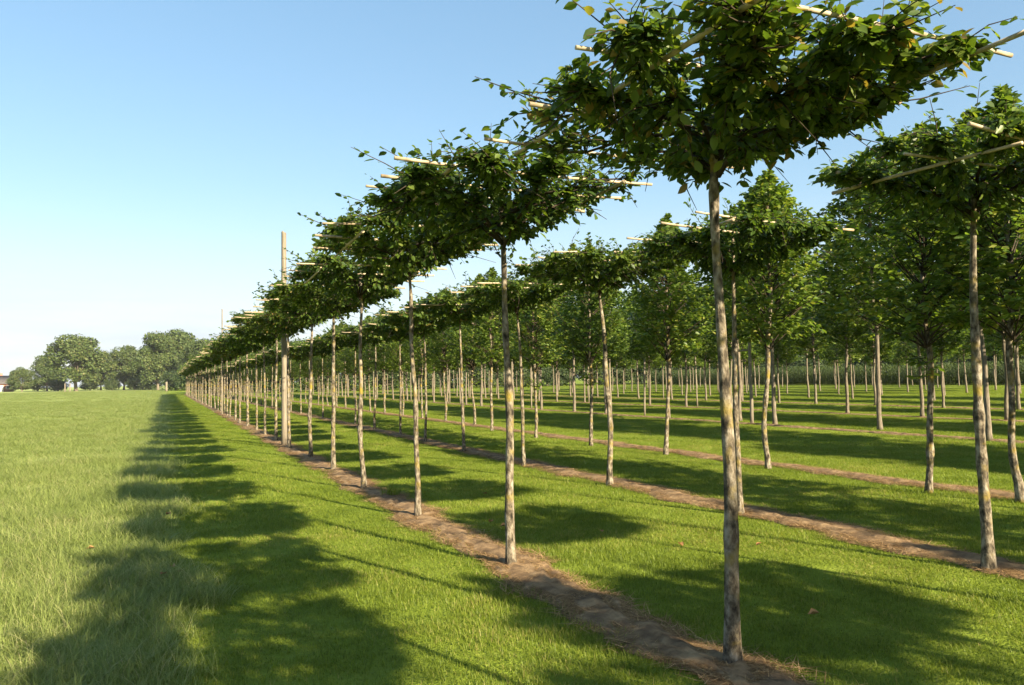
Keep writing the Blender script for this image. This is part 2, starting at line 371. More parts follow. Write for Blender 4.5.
def bamboo_mesh(name, Lh, r, seed):
    rs = np.random.RandomState(seed); n = 15; t = np.linspace(-Lh, Lh, n); P = []; rad = []
    bend = rs.uniform(-.025, .025)
    for k, q in enumerate(t):
        for dq, f in ((-.012, 1), (0, 1.16), (.012, 1)):
            if (k in (0, n-1)) and dq != 0: continue
            qq = q+dq; P.append([0, qq, bend*(1-(qq/Lh)**2)]); rad.append(r*f*(1-.22*(qq/Lh+1)/2))
    G = Geo(); G.tube(P, np.array(rad), 8); return G.mesh(name, M['bamboo'], True)

# shared meshes for the roof-trained trees
N_ROOF = 5
ROOF_NEAR = []; ROOF_FAR = []
for s in range(N_ROOF):
    lf, G = roof_crown(100+s); ROOF_NEAR.append((leaf_mesh('crown_leaves', *lf, M['leaf_roof'], LEAF_HI), G.mesh('branches', M['twig'], True)))
for s in range(4):
    lf, G = roof_crown(200+s, size=.10, lod=LEAF_LO, dens=.85); ROOF_FAR.append((leaf_mesh('crown_leaves', *lf, M['leaf_roof'], LEAF_LO), G.mesh('branches', M['twig'])))
TRUNK_ROOF = [trunk_mesh(300+s, 3.12, .035, .014, .007+.005*(s % 3), .0035)[0].mesh('trunk', M['bark'], True) for s in range(8)]
POLE_LONG = [bamboo_mesh('bamboo_pole', 1.28, .0145, s) for s in range(3)]
POLE_MID = [bamboo_mesh('bamboo_pole', .80, .0145, 20+s) for s in range(3)]
POLE_CROSS = [bamboo_mesh('bamboo_pole', 1.06, .013, 10+s) for s in range(3)]
gt = Geo()
_a = np.linspace(0, 2*math.pi, 11); gt.tube(np.stack([.043*np.cos(_a), .043*np.sin(_a), 0*_a], 1), .006, 5, False)
TIE = gt.mesh('tie', M['tie'], True)

def ordinal(n):
    base = ['', 'first', 'second', 'third', 'fourth', 'fifth', 'sixth', 'seventh', 'eighth', 'ninth', 'tenth', 'eleventh', 'twelfth', 'thirteenth', 'fourteenth', 'fifteenth', 'sixteenth', 'seventeenth', 'eighteenth', 'nineteenth']
    if n < 20: return base[n]
    tens = {2: 'twent', 3: 'thirt', 4: 'fort', 5: 'fift'}[n//10]
    return tens+('ieth' if n % 10 == 0 else 'y-'+base[n % 10])

def roof_tree(loc, label, group, seed, near, lean=(0, 0), crown=None, big=False, trunk_scale=1.0):
    rs = random.Random(seed)
    t = empty('roof_trained_tree', loc, (lean[0], lean[1], 0), rs.uniform(.965, 1.035)); tag(t, label, 'tree', group)
    tr = obj('trunk', TRUNK_ROOF[rs.randrange(8)], t); tr.rotation_euler.z = rs.uniform(0, 6.28) ; tr.scale = (trunk_scale*rs.uniform(.9, 1.1),)*2+(1,)
    src = crown or (ROOF_NEAR if near else ROOF_FAR)[rs.randrange(N_ROOF if near else 4)]
    flip = math.pi if rs.random() < .5 and crown is None else 0
    csc = (1, 1, 1) if crown else (rs.uniform(.86, 1.08), rs.uniform(.82, 1.04), rs.uniform(.97, 1.03))
    cr = obj('crown', src[0], t); cr['kind'] = 'stuff'; cr.rotation_euler.z = flip; cr.scale = csc
    br = obj('branches', src[1], t); br.rotation_euler.z = flip; br.scale = csc
    k = 0
    for sx in (-1, 1):
        p = obj('bamboo_pole', (POLE_LONG if big else POLE_MID)[rs.randrange(3)], t); p.location = (sx*(.70+rs.uniform(-.04, .04)), rs.uniform(-.06, .06), 3.085+rs.uniform(-.01, .02)); p.rotation_euler = (rs.uniform(-.015, .015), 0, rs.uniform(-.03, .03)+(math.pi if rs.random() < .5 else 0))
    for yy in ((-1.0, -.34, .34, 1.0) if big else (-.72, -.2, .45)):
        p = obj('bamboo_pole', POLE_CROSS[rs.randrange(3)], t); p.location = (rs.uniform(-.06, .06), yy+rs.uniform(-.05, .05), 3.12+rs.uniform(-.01, .04)); p.rotation_euler = (rs.uniform(-.03, .03), 0, math.pi/2+rs.uniform(-.05, .05)+(math.pi if rs.random() < .5 else 0))
    if near:
        q = obj('tie', TIE, t); q.location = (0, 0, 3.1); 
    return t, cr

def lean_for(base, toppx, h):
    """small lean so that the trunk top stands under the given pixel column"""
    p = project(base+Vector((0, 0, h))); dx = (toppx-p[0])/FPX*p[2]
    a = dx/h; return (a*math.sin(YAW), a*math.cos(YAW))   # rotation about x, y: shift along camera right

# ---------------------------- first row of roof trees (bases read off the photograph, then regular spacing)
G1 = 'roof-trained trees in the outermost row'; G2 = 'roof-trained trees in the second row'
b1 = [ground(733, 666), ground(511, 567), ground(418, 518), ground(364, 490)]
tops1 = [716, 502, 410, 360]
STEP = (b1[3].y-b1[1].y)/2
row1_y = []
lf2, g2_ = roof_crown(777, dens=1.05, thin=lambda x, y: x > .3 and y < -.15)
CROWN2 = (leaf_mesh('crown_leaves', *lf2, M['leaf_roof'], LEAF_HI), g2_.mesh('branches', M['twig'], True))
lf0, g0 = roof_crown(4242, size=.072, dens=1.35, hx=.84, hy=.98, thin=lambda x, y: y > .3 and x < .35)
# the leaves of the nearest tree that show largest are objects of their own
_P = lf0[0]+np.array(b1[0]); _d = np.linalg.norm(_P-np.array([0, 0, CAM_H]), axis=1)
_vis = np.array([(lambda q: q is not None and 0 < q[0] < W and 0 < q[1] < H)(project(p)) for p in _P])
_score = np.where(_vis, lf0[3]/_d, 0) * np.where(lf0[0][:, 2] < 3.0+.3*np.random.RandomState(1).random(len(_P)), 1.0, .8)
_pick = np.argsort(-_score)[:300]; _rest = np.setdiff1d(np.arange(len(_P)), _pick)
crown0 = (leaf_mesh('crown_leaves', *[a[_rest] for a in lf0], M['leaf_roof'], LEAF_HI), g0.mesh('branches', M['twig'], True))
t1, cr1 = roof_tree(b1[0], 'nearest tall roof-trained tree, its pale trunk standing in the lower right foreground', G1, 1, True, lean_for(b1[0], tops1[0], 3.0), crown0, True, trunk_scale=1.15)
_lm = []
for q in range(5):
    tv, tf = LEAF_HI; _lm.append(mesh_np('leaf', tv, tf, M['leaf_roof'], np.full(len(tv), [.1, .3, .5, .7, .88][q])))
_X, _D, _Z = leaf_frames(lf0[1], lf0[2])
for i in _pick:
    o = obj('leaf', _lm[min(4, int(lf0[4][i]*5))], cr1); s = lf0[3][i]
    mw = Matrix.Identity(4)
    for c, ax in enumerate((_X[i], _D[i], _Z[i])):
        for r in range(3): mw[r][c] = float(ax[r]*s)
    for r in range(3): mw[r][3] = float(lf0[0][i][r])
    o.matrix_basis = mw
row1_y.append(b1[0].y)
for k in range(1, 4):
    roof_tree(b1[k], f'{ordinal(k+1)} tree from the camera in the outermost row of roof-trained trees', G1, 10+k, True, lean_for(b1[k], tops1[k], 3.0), CROWN2 if k == 1 else None, trunk_scale=1.0)
N1 = 47
for k in range(4, N1):
    rs = random.Random(500+k); y = b1[3].y+STEP*(k-3)+rs.uniform(-.08, .08)
    lab = f'{ordinal(k+1)} tree from the camera in the outermost row of roof-trained trees'
    roof_tree((ROW1+rs.uniform(-.07, .07), y, 0), lab, G1, 30+k, k < 9, (rs.uniform(-.012, .012), rs.uniform(-.015, .015)), trunk_scale=rs.uniform(.95, 1.25))
for k in range(1, 5):                          # behind the picture's lower edge: they throw the shadows in front
    roof_tree((ROW1+.02*k, b1[0].y-STEP*k, 0), f'roof-trained tree of the outermost row, {ordinal(k)} one behind the picture edge', G1, 900+k, True)
# ---------------------------- second row
b2 = [ground(989, 571), ground(740, 515), ground(610, 486), ground(524, 467), ground(464, 452)]
tops2 = [976, 733, 600, 517, 460]
for k, b in enumerate(b2):
    lab = 'right-hand roof-trained tree with a crooked pale trunk at the picture edge' if k == 0 else f'{ordinal(k+1)} tree from the right edge in the second row of roof-trained trees'
    roof_tree(b, lab, G2, 60+k, k < 4, lean_for(b, tops2[k], 2.8), trunk_scale=[1.15, 1.0, 1.05, .95, .95][k])
STEP2 = (b2[4].y-b2[0].y)/4
for k in range(5, 46):
    rs = random.Random(700+k); y = b2[4].y+STEP2*(k-4)+rs.uniform(-.1, .1)
    lab = f'{ordinal(k+1)} tree from the right edge in the second row of roof-trained trees'
    roof_tree((ROW2+rs.uniform(-.1, .1), y, 0), lab, G2, 90+k, False, (rs.uniform(-.012, .012), rs.uniform(-.015, .015)), trunk_scale=rs.uniform(.9, 1.15))
for k in range(1, 3):
    roof_tree((ROW2, b2[0].y-STEP2*k, 0), f'roof-trained tree of the second row, {ordinal(k)} one outside the right picture edge', G2, 950+k, True)

# ---------------------------- upright nursery trees
def upright_crown(seed, z0, z1, rad, n_tw, size, lod, npt=13):
    rs = np.random.RandomState(seed); out = []; G = Geo(); h = z1-z0
    for q in range(n_tw):
        t = rs.random()**.85; z = z0+h*t
        prof = rad*(math.sin(math.pi*min(1, .16+.86*t))**.6)*(1+.22*math.sin(q*2.399*3+seed))
        a = rs.uniform(0, 6.283); r = prof*math.sqrt(rs.uniform(.12, 1))
        lump = 1+.28*math.sin(3*a+seed+z*1.7)*math.sin(z*2.3+seed)
        B = np.array([math.cos(a)*r*lump, math.sin(a)*r*lump, z+rs.uniform(-.15, .1)])
        A = np.array([B[0]*.25, B[1]*.25, max(z0-.1, z-.45*r-.1)])
        mid = A*.45+B*.55+np.array([0, 0, .05])
        if q % 6 == 0: G.tube([[0, 0, max(z0-.25, A[2]-.15)], A, mid, B], [.012, .009, .006, .003], 4, False)
        leaves_on_twig(rs, mid, B, npt, size, out, 0.0, .15)
    return pack(out), G
def stem_with_top(seed, h, r0, wob, mat='bark'):
    return trunk_mesh(seed, h, r0, .012, wob, .006, 10, mat, n=32)[0].mesh('trunk', M[mat], True)
UP3 = []
for s in range(5):
    lf, G = upright_crown(1000+s, 2.05, 4.55, .95, 520, .095, LEAF_HI, 13)
    UP3.append((leaf_mesh('crown_leaves', *lf, M['leaf_upright'], LEAF_HI), G.mesh('branches', M['twig']), stem_with_top(1100+s, 4.3, .039, .03)))
UP4 = []
for s in range(4):
    lf, G = upright_crown(1200+s, 2.7, 7.0, 1.45, 700, .165, LEAF_LO, 14)
    UP4.append((leaf_mesh('crown_leaves', *lf, M['leaf_upright'], LEAF_LO), G.mesh('branches', M['twig']), stem_with_top(1300+s, 7.0, .055, .02, 'bark_dark')))
def shoot_cluster(seed):
    rs = np.random.RandomState(seed); out = []; G = Geo()
    for q in range(9):
        a = rs.uniform(0, 6.28); A = np.array([0, 0, rs.uniform(-.15, .15)]); B = A+np.array([math.cos(a)*rs.uniform(.15, .4), math.sin(a)*rs.uniform(.15, .4), rs.uniform(-.05, .22)])
        G.tube([A, B], [.006, .003], 4, False); leaves_on_twig(rs, A, B, 8, .10, out, .2)
    lf = pack(out)
    X = leaf_mesh('side_shoots', *lf, M['leaf_upright'], LEAF_HI); return X, G.mesh('shoot_stems', M['twig'])
SHOOTS = [shoot_cluster(s) for s in range(3)]
def upright_tree(loc, label, group, seed, kit, lean=(0, 0), shoot=None, scale=None):
    rs = random.Random(seed); v = kit[rs.randrange(len(kit))]
    t = empty('upright_nursery_tree', loc, (lean[0], lean[1], 0), 1.0); tag(t, label, 'tree', group)
    s = scale or rs.uniform(.92, 1.08); t.scale = (s, s, s)
    rz = rs.uniform(0, 6.28)
    tr = obj('trunk', v[2], t); tr.rotation_euler.z = rz
    c = obj('crown', v[0], t); c.rotation_euler.z = rz+rs.uniform(0, 6.28); c['kind'] = 'stuff'
    b = obj('branches', v[1], t); b.rotation_euler.z = c.rotation_euler.z
    if shoot:
        m = SHOOTS[rs.randrange(3)]; q = obj('side_shoots', m[0], t); q.location.z = shoot; q['kind'] = 'stuff'
        q2 = obj('shoot_stem', m[1], q)
    return t
G3 = 'upright trees in the third row'; G4 = 'upright trees in the rows behind'
b3 = [ground(929, 493), ground(768, 469), ground(666, 455), ground(591, 446), ground(536, 438), ground(492, 431)]
tops3 = [925, 768, 667, 590, 535, 492]
for k, b in enumerate(b3):
    upright_tree(b, f'{ordinal(k+1)} upright tree from the right in the third row, rooted in a bare soil strip', G3, 1400+k, UP3, lean_for(b, tops3[k], 2.6), [1.55, None, None, 1.5, 1.45, None][k])
b_edge = ground(1021, 503); upright_tree(b_edge, 'upright tree cut by the right picture edge between two soil strips', G3, 1399, UP3)
STEP3 = (b3[5].y-b3[1].y)/4
for k in range(6, 44):
    rs = random.Random(1500+k); y = b3[5].y+STEP3*(k-5)+rs.uniform(-.1, .1)
    lab = f'{ordinal(k+1)} upright tree from the right in the third row, rooted in a bare soil strip'
    upright_tree((ROW3+rs.uniform(-.1, .1), y, 0), lab, G3, 1550+k, UP3, (rs.uniform(-.02, .02), rs.uniform(-.02, .02)), 1.5 if k % 3 == 0 else None)
for k in range(1, 7):
    upright_tree((ROW3, b3[0].y-STEP3*k, 0), f'upright tree of the third row, {ordinal(k)} one outside the right picture edge', G3, 1450+k, UP3)
for k in range(3, 6):                          # the second row goes on behind the camera with taller upright trees
    upright_tree((ROW2, b2[0].y-STEP2*k, 0), f'upright tree of the second row, {ordinal(k)} one outside the right picture edge', 'upright trees in the second row', 1470+k, UP3, scale=1.12 if k == 3 else 1.22)
rowname = ['fourth', 'fifth', 'sixth', 'seventh', 'eighth', 'ninth', 'tenth', 'eleventh', 'twelfth']
fixed4 = [ground(880, 430), ground(740, 421), ground(669, 419)]
for r, X in enumerate(UPROWS):
    sp = 3.3 if r < 3 else (4.4 if r < 6 else 5.2); y = X*.60-15; ymax = [100, 95, 95, 90, 90, 90, 90, 95, 100][r]
    pos = [fixed4[0], fixed4[1], fixed4[2]] if r == 0 else []
    while y < ymax:
        rs = random.Random(int(X*100+y*10)); p = Vector((X+rs.uniform(-.25, .25), y+rs.uniform(-.5, .5), 0))
        if all((p-q).length > 2.2 for q in pos): pos.append(p)
        y += sp
    pos.sort(key=lambda p: p.y); cnt = 0
    for p in pos:
        q = project(p)
        if q is not None and 788 < q[0] < 808 and p not in fixed4: continue      # trees left out of this view column so the sky shows through
        vis = q is not None and -60 < q[0] < W+60
        if not vis and (r > 4 or q is not None and q[0] < 0): continue
        rs = random.Random(int(p.x*77+p.y*13))
        cnt += 1; lab = f'{ordinal(cnt)} dark upright tree from the right in the {rowname[r]} row, behind the lawn strips'
        if p is fixed4[0]: lab = 'dark upright tree with a bare trunk alone on the shaded lawn at right'
        elif p is fixed4[1]: lab = 'upright tree tied by a crossbar to a wooden stake'
        elif p is fixed4[2]: lab = 'dark upright tree on the shaded lawn behind the third row, centre right'
        upright_tree(p, lab, G4 if p in fixed4 else f'upright trees in the {rowname[r]} row', int(p.x*100+p.y), UP4, (rs.uniform(-.02, .02), rs.uniform(-.02, .02)), scale=rs.uniform(.85, 1.08))

# ------------------------------------------------------------------ posts and stakes
def post_mesh(h, r, seed, n=9):
    rs = np.random.RandomState(seed); z = np.concatenate([np.linspace(-.1, h-.03, n), [h-.008, h]]); G = Geo()
    rad = r*(1-.18*np.clip(z/h, 0, 1))*(1+rs.normal(0, .012, len(z))); rad[-2] *= .97; rad[-1] *= .86
    G.tube(np.stack([rs.normal(0, .004, len(z)), rs.normal(0, .004, len(z)), z], 1), rad, 14); return G
pb = ground(288, 446)
p = tag(obj('tall_wooden_post', post_mesh(5.25, .072, 1).mesh('tall_wooden_post', M['post'], False)), 'tall round wooden post rising high above the crowns of the outermost row', 'post', 'tall posts in the outermost row'); p.location = (pb.x-.08, pb.y, 0)
p = tag(obj('tall_wooden_post', p.data), 'far thin tall post rising above the distant end of the outermost row', 'post', 'tall posts in the outermost row'); p.location = (ROW1-.1, pb.y+21.5, 0); p.scale = (.45, .45, 1)
sb = ground(752, 424)
s = tag(empty('tree_stake', sb), 'wooden stake with a short crossbar beside a dark upright tree', 'stake')
obj('stake', post_mesh(3.05, .055, 3).mesh('stake', M['post']), s)
tp = fixed4[1]; dv = Vector((tp.x-sb.x, tp.y-sb.y, 0)); G = Geo(); G.tube([[0, 0, 2.32], [dv.x*.5, dv.y*.5, 2.325], [dv.x*.92, dv.y*.92, 2.33]], .03, 8)
obj('crossbar', G.mesh('crossbar', M['post'], True), s)
stake_me = [post_mesh(2.2+.2*q, .04, 20+q, 5).mesh('wooden_stake', M['post']) for q in range(3)]
for k in range(26):
    rs = random.Random(40+k); X = [16.6, 16.6, 23.2, 30.0][k % 4]; y = 26+k*2.6+rs.uniform(-.6, .6)
    o = tag(obj('wooden_stake', stake_me[k % 3]), 'pale wooden stake standing among the dark trunks behind the third row', 'stake', 'pale stakes among the trunks'); o.location = (X+.45, y, 0); o.rotation_euler = (rs.uniform(-.02, .02), rs.uniform(-.02, .02), rs.uniform(0, 6))

# ------------------------------------------------------------------ far trees, hedge, maize
def broad_crown(seed, h, w, zb, n, size):
    rs = np.random.RandomState(seed); out = []; C = []
    for q in range(46):
        a = rs.uniform(0, 6.28); t = rs.random(); z = zb+(h-zb)*(.1+.8*t); rr = w*(1-.75*abs(t-.32)**1.35)*.72*math.sqrt(rs.uniform(.15, 1))
        C.append((math.cos(a)*rr, math.sin(a)*rr, z, rs.uniform(.24, .40)*w))
    per = n//len(C)
    for (x, y, z, r) in C:
        d = rs.normal(0, 1, (per, 3)); d /= np.linalg.norm(d, axis=1, keepdims=True); rad = r*rs.uniform(.55, 1.08, per)**.6
        tn = np.clip(rs.normal(.5, .22, per)+rs.uniform(-.12, .12), 0, .98)
        for k in range(per):
            p = np.array([x, y, z])+d[k]*rad[k]*np.array([1, 1, .78])
            out.append((p, rs.normal(0, 1, 3)+np.array([0, 0, -.2]), d[k]+rs.normal(0, .5, 3)+np.array([0, 0, .5]), size*rs.uniform(.6, 1.3), tn[k]))
    G = Geo(); tr = w*.055
    G.tube([[0, 0, -.2], [0, 0, .5], [.1, .05, zb], [.05, .1, zb+(h-zb)*.6]], [tr*1.5, tr, tr*.85, tr*.3], 9)
    for (x, y, z, r) in C[:16]: G.tube([[.05, .05, zb*.9], [x*.45, y*.45, zb+(z-zb)*.55], [x, y, z]], [tr*.5, tr*.33, tr*.1], 5, False)
    return pack(out), G
BROAD = []
for s in range(4):
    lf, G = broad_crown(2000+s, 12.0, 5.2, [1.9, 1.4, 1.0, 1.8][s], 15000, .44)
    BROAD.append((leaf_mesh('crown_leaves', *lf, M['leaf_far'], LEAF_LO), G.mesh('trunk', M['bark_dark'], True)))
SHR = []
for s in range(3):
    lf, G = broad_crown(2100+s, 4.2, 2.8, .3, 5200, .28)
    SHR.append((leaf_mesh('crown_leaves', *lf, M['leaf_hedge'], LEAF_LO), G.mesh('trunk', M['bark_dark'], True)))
def broad_tree(name, loc, label, group, var, scale, rz, cat='tree', kit=None):
    t = empty(name, loc, (0, 0, rz), scale); tag(t, label, cat, group)
    v = (kit or BROAD)[var]; obj('trunk', v[1], t); c = obj('crown', v[0], t); c['kind'] = 'stuff'
    return t
FT = 'broadleaf trees at the far end of the field'
#        px  depth  h    w   var  label
far = [(22, 260, 7.5, 1.15, 2, 'low rounded tree at the left end of the far tree line'),
       (47, 268, 11.0, 1.0, 1, 'dark tree close on the left of the big round oak'),
       (76, 240, 15.5, 1.25, 0, 'big round oak standing out at the left end of the field'),
       (101, 262, 11.5, .9, 3, 'slim tree close on the right of the big round oak'),
       (124, 258, 13.2, .9, 1, 'mid-height dense tree between the big oak and the tallest tree'),
       (143, 265, 12.5, .9, 0, 'tree in the gap left of the tallest far tree'),
       (158, 236, 15.2, .9, 3, 'tallest far tree, left half of the twin crown by the avenue end'),
       (180, 250, 17.0, 1.05, 0, 'tall far tree, right half of the twin crown by the avenue end'),
       (200, 225, 13.0, 1.0, 1, 'far tree just peeping over the end of the avenue')]
for k, (px, dp, h, w, v, lab) in enumerate(far):
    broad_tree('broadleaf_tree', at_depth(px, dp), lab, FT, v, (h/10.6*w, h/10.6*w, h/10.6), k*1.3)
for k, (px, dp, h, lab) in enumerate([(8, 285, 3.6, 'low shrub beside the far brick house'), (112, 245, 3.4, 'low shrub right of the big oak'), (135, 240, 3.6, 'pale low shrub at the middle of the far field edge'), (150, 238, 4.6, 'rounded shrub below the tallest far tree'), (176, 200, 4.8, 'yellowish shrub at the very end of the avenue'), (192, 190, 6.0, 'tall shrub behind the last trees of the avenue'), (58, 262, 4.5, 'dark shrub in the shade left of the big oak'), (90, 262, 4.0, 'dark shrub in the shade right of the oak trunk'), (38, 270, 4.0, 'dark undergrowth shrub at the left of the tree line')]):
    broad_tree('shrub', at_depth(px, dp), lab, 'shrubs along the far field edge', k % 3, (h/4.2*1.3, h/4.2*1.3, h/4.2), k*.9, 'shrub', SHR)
# tree belt closing the nursery behind the last rows
for k in range(30):
    rs = random.Random(3000+k); t = k/29
    if k < 12: p = Vector((10+k*7.5+rs.uniform(-2, 2), 145+rs.uniform(-6, 8), 0))
    else: p = Vector((100+rs.uniform(-4, 6), 140-(k-12)*7.0+rs.uniform(-2, 2), 0))
    q = project(p)
    if q is None or not (-40 < q[0] < W+60): continue
    if 786 < q[0] < 810: continue
    h = rs.uniform(8, 12)
    broad_tree('belt_tree', p, 'dark broadleaf tree in the belt closing off the nursery behind the trunks', 'trees in the belt behind the nursery', rs.randrange(4), (h/12*1.35, h/12*1.35, h/12), rs.uniform(0, 6))
for k in range(34):
    rs = random.Random(3300+k)
    if k < 16: p = Vector((6+k*5.6+rs.uniform(-1, 1), 128+rs.uniform(-2, 2), 0))
    else: p = Vector((91+rs.uniform(-1.5, 1.5), 118-(k-16)*4.6+rs.uniform(-1, 1), 0))
    q = project(p)
    if q is None or not (-20 < q[0] < W+60): continue
    h = rs.uniform(3.2, 5.0)
    broad_tree('hedge_shrub', p, 'dark shrub in the low hedge behind the nursery trunks', 'shrubs in the hedge behind the nursery', rs.randrange(3), (h/4.2*1.5, h/4.2*1.5, h/4.2), rs.uniform(0, 6), 'shrub', SHR)

# far field end: sandy track, house, posts
a, b = at_depth(-60, 232), at_depth(172, 222); n = Vector((b.y-a.y, a.x-b.x, 0)).normalized()*1.6
g = Geo(); g.add([[*(a-n)[:2], .004], [*(b-n)[:2], .004], [*(b+n)[:2], .004], [*(a+n)[:2], .004]], [[0, 1, 2, 3]])
me = g.mesh('track', M['track']); tag(obj('track', me), kind='structure')
hp = at_depth(-4, 268); hs = tag(empty('brick_house', hp, (0, 0, R(22))), 'small red brick house with a dark roof at the left picture edge', 'house')
g = Geo(); g.box((0, 0, 1.45), (9, 7, 2.9))
g.add([[-4.5, -3.5, 2.9], [-4.5, 3.5, 2.9], [-4.5, 0, 5.3], [4.5, -3.5, 2.9], [4.5, 3.5, 2.9], [4.5, 0, 5.3]], None, [[0, 2, 1], [3, 4, 5]])
obj('wall', g.mesh('wall', M['brick']), hs)
g = Geo()
for sgn in (-1, 1):
    V = [[-4.8, sgn*4.0, 2.62], [4.8, sgn*4.0, 2.62], [4.8, 0, 5.40], [-4.8, 0, 5.40]]
    V += [[x, y, z+.16] for x, y, z in V]; g.add(V, [[0, 1, 2, 3], [4, 7, 6, 5], [0, 4, 5, 1], [1, 5, 6, 2], [2, 6, 7, 3], [3, 7, 4, 0]])
rf = obj('roof', g.mesh('roof', M['roof']), hs)
g = Geo(); g.box((1.6, .5, 5.7), (.7, .7, 1.4)); obj('chimney', g.mesh('chimney', M['brick']), rf)
wfm = Geo(); wfm.box((0, 0, 0), (1.5, .08, 1.3)); wfm = wfm.mesh('window', M['white']); pnm = Geo(); pnm.box((0, -.045, 0), (1.25, .03, 1.05)); pnm = pnm.mesh('pane', M['glass'])
for x in (-3, -1, 2.9):
    o = obj('window', wfm, hs); o.location = (x, -3.53, 1.6); obj('pane', pnm, o)
g = Geo(); g.box((.95, -3.53, 1.05), (1.0, .08, 2.1)); obj('door', g.mesh('door', M['white']), hs)
pm = post_mesh(2.6, .28, 50, 5).mesh('field_post', M['post'])
for px, lab in ((65, 'leftmost thick pale post under the big oak'), (70, 'middle thick pale post under the big oak')):
    o = tag(obj('field_post', pm), lab, 'post', 'posts under the big oak'); o.location = at_depth(px, 228); o.scale = (.6, .6, .9)
o = tag(obj('field_post', pm), 'pale post where the grass path meets the far trees', 'post'); o.location = at_depth(166.5, 175); o.scale = (.9, .9, .8)

# ------------------------------------------------------------------ grass and other ground cover (stuff)
def blade_clump(name, seed, n, rad, h0, h1, w, droop, mat, seg=2, flat=False):
    rs = np.random.RandomState(seed); G = Geo(); tint = []
    for q in range(n):
        a = rs.uniform(0, 6.28); r = rad*math.sqrt(rs.random()); b = np.array([math.cos(a)*r, math.sin(a)*r, -.01])
        h = rs.uniform(h0, h1); da = rs.uniform(0, 6.28); d = np.array([math.cos(da), math.sin(da), 0]); s = np.array([-d[1], d[0], 0]); ww = w*rs.uniform(.6, 1.2)
        le = droop*h*rs.uniform(.2, 1.2); V = []
        for k in range(seg):
            t = k/seg
            if flat: c = b+d*h*t+np.array([0, 0, .012+rs.uniform(0, .012)])
            else: c = b+d*le*t**1.8+np.array([0, 0, h*(t-.25*droop*t**3)])
            V += [c-s*ww*(1-.45*t), c+s*ww*(1-.45*t)]
        V.append(b+d*h+np.array([0, 0, .015+rs.uniform(0, .02)]) if flat else b+d*le+np.array([0, 0, h*(1-.25*droop)]))
        Q = [[2*k, 2*k+1, 2*k+3, 2*k+2] for k in range(seg-1)]; m = 2*seg
        G.add(V, Q, [[m-2, m-1, m]]); tint += [rs.random()*.97]*(m+1)
    me = G.mesh(name, M[mat], False, np.array(tint)); return me
def scatter_group(name, mats_objs, P, rot, scl, idx):
    col = bpy.data.collections.new(name+'_pieces')
    for i, me in enumerate(mats_objs):
        col.objects.link(bpy.data.objects.new(f'{name}_piece_{i:02d}', me))
    me = bpy.data.meshes.new(name); n = len(P); me.vertices.add(n); me.vertices.foreach_set('co', np.asarray(P, np.float32).ravel())
    a = me.attributes.new('rot', 'FLOAT_VECTOR', 'POINT'); a.data.foreach_set('vector', np.asarray(rot, np.float32).ravel())
    a = me.attributes.new('scl', 'FLOAT_VECTOR', 'POINT'); a.data.foreach_set('vector', np.asarray(scl, np.float32).ravel())
    a = me.attributes.new('idx', 'INT', 'POINT'); a.data.foreach_set('value', np.asarray(idx, np.int32))
    o = obj(name, me); o['kind'] = 'stuff'
    ng = bpy.data.node_groups.new(name, 'GeometryNodeTree'); ng.interface.new_socket('Geometry', in_out='INPUT', socket_type='NodeSocketGeometry'); ng.interface.new_socket('Geometry', in_out='OUTPUT', socket_type='NodeSocketGeometry')
    N = ng.nodes.new; gi, go = N('NodeGroupInput'), N('NodeGroupOutput'); ip = N('GeometryNodeInstanceOnPoints'); ci = N('GeometryNodeCollectionInfo')
    ci.inputs['Collection'].default_value = col; ci.inputs['Separate Children'].default_value = True; ci.inputs['Reset Children'].default_value = True
    ip.inputs['Pick Instance'].default_value = True
    def at(nm, ty):
        q = N('GeometryNodeInputNamedAttribute'); q.data_type = ty; q.inputs['Name'].default_value = nm; return [s for s in q.outputs if s.enabled][0]
    lk = ng.links.new; lk(gi.outputs[0], ip.inputs['Points']); lk(ci.outputs[0], ip.inputs['Instance']); lk(at('idx', 'INT'), ip.inputs['Instance Index'])
    lk(at('rot', 'FLOAT_VECTOR'), ip.inputs['Rotation']); lk(at('scl', 'FLOAT_VECTOR'), ip.inputs['Scale']); lk(ip.outputs[0], go.inputs[0])
    o.modifiers.new('scatter', 'NODES').node_group = ng
    return o
def wedge(rs, r0, r1, dens, a0=-16, a1=64):    # points in a sector before the camera; angle clockwise from +Y
    n = int(dens*.5*R(a1-a0)*(r1*r1-r0*r0)); r = np.sqrt(rs.uniform(r0*r0, r1*r1, n)); a = np.radians(rs.uniform(a0, a1, n))
    return np.stack([r*np.sin(a), r*np.cos(a)], 1)
rs = np.random.RandomState(77)
edge_n = lambda y: FIELD_EDGE+.16*np.sin(y*1.3)+.10*np.sin(y*3.1+1)+.06*np.sin(y*7.7)
LP = []; LS = []
for (r0, r1, d, s, a0, a1) in ((1.2, 9, 85, 1.0, -24, 72), (9, 18, 48, 1.15, -18, 66), (18, 36, 20, 1.55, -16, 64), (36, 75, 6.0, 2.5, -16, 62), (75, 150, 1.2, 4.0, -12, 62)):
    p = wedge(rs, r0, r1, d, a0, a1); LP.append(p); LS.append(np.full(len(p), s))
LP = np.vstack(LP); LS = np.concatenate(LS)
keep = LP[:, 0] > edge_n(LP[:, 1])-.1
for r_ in (ROW1, ROW2, ROW3, *UPROWS[:3]):
    dx = LP[:, 0]-r_; e = np.where(dx < 0, strip_edge(r_, LP[:, 1], -1), strip_edge(r_, LP[:, 1], 1))
    keep &= (np.abs(dx) > e*(.96+.12*rs.random(len(dx)))+.05*(LS-1)) | (rs.random(len(dx)) < .012)
LP, LS = LP[keep], LS[keep]; n = len(LP)
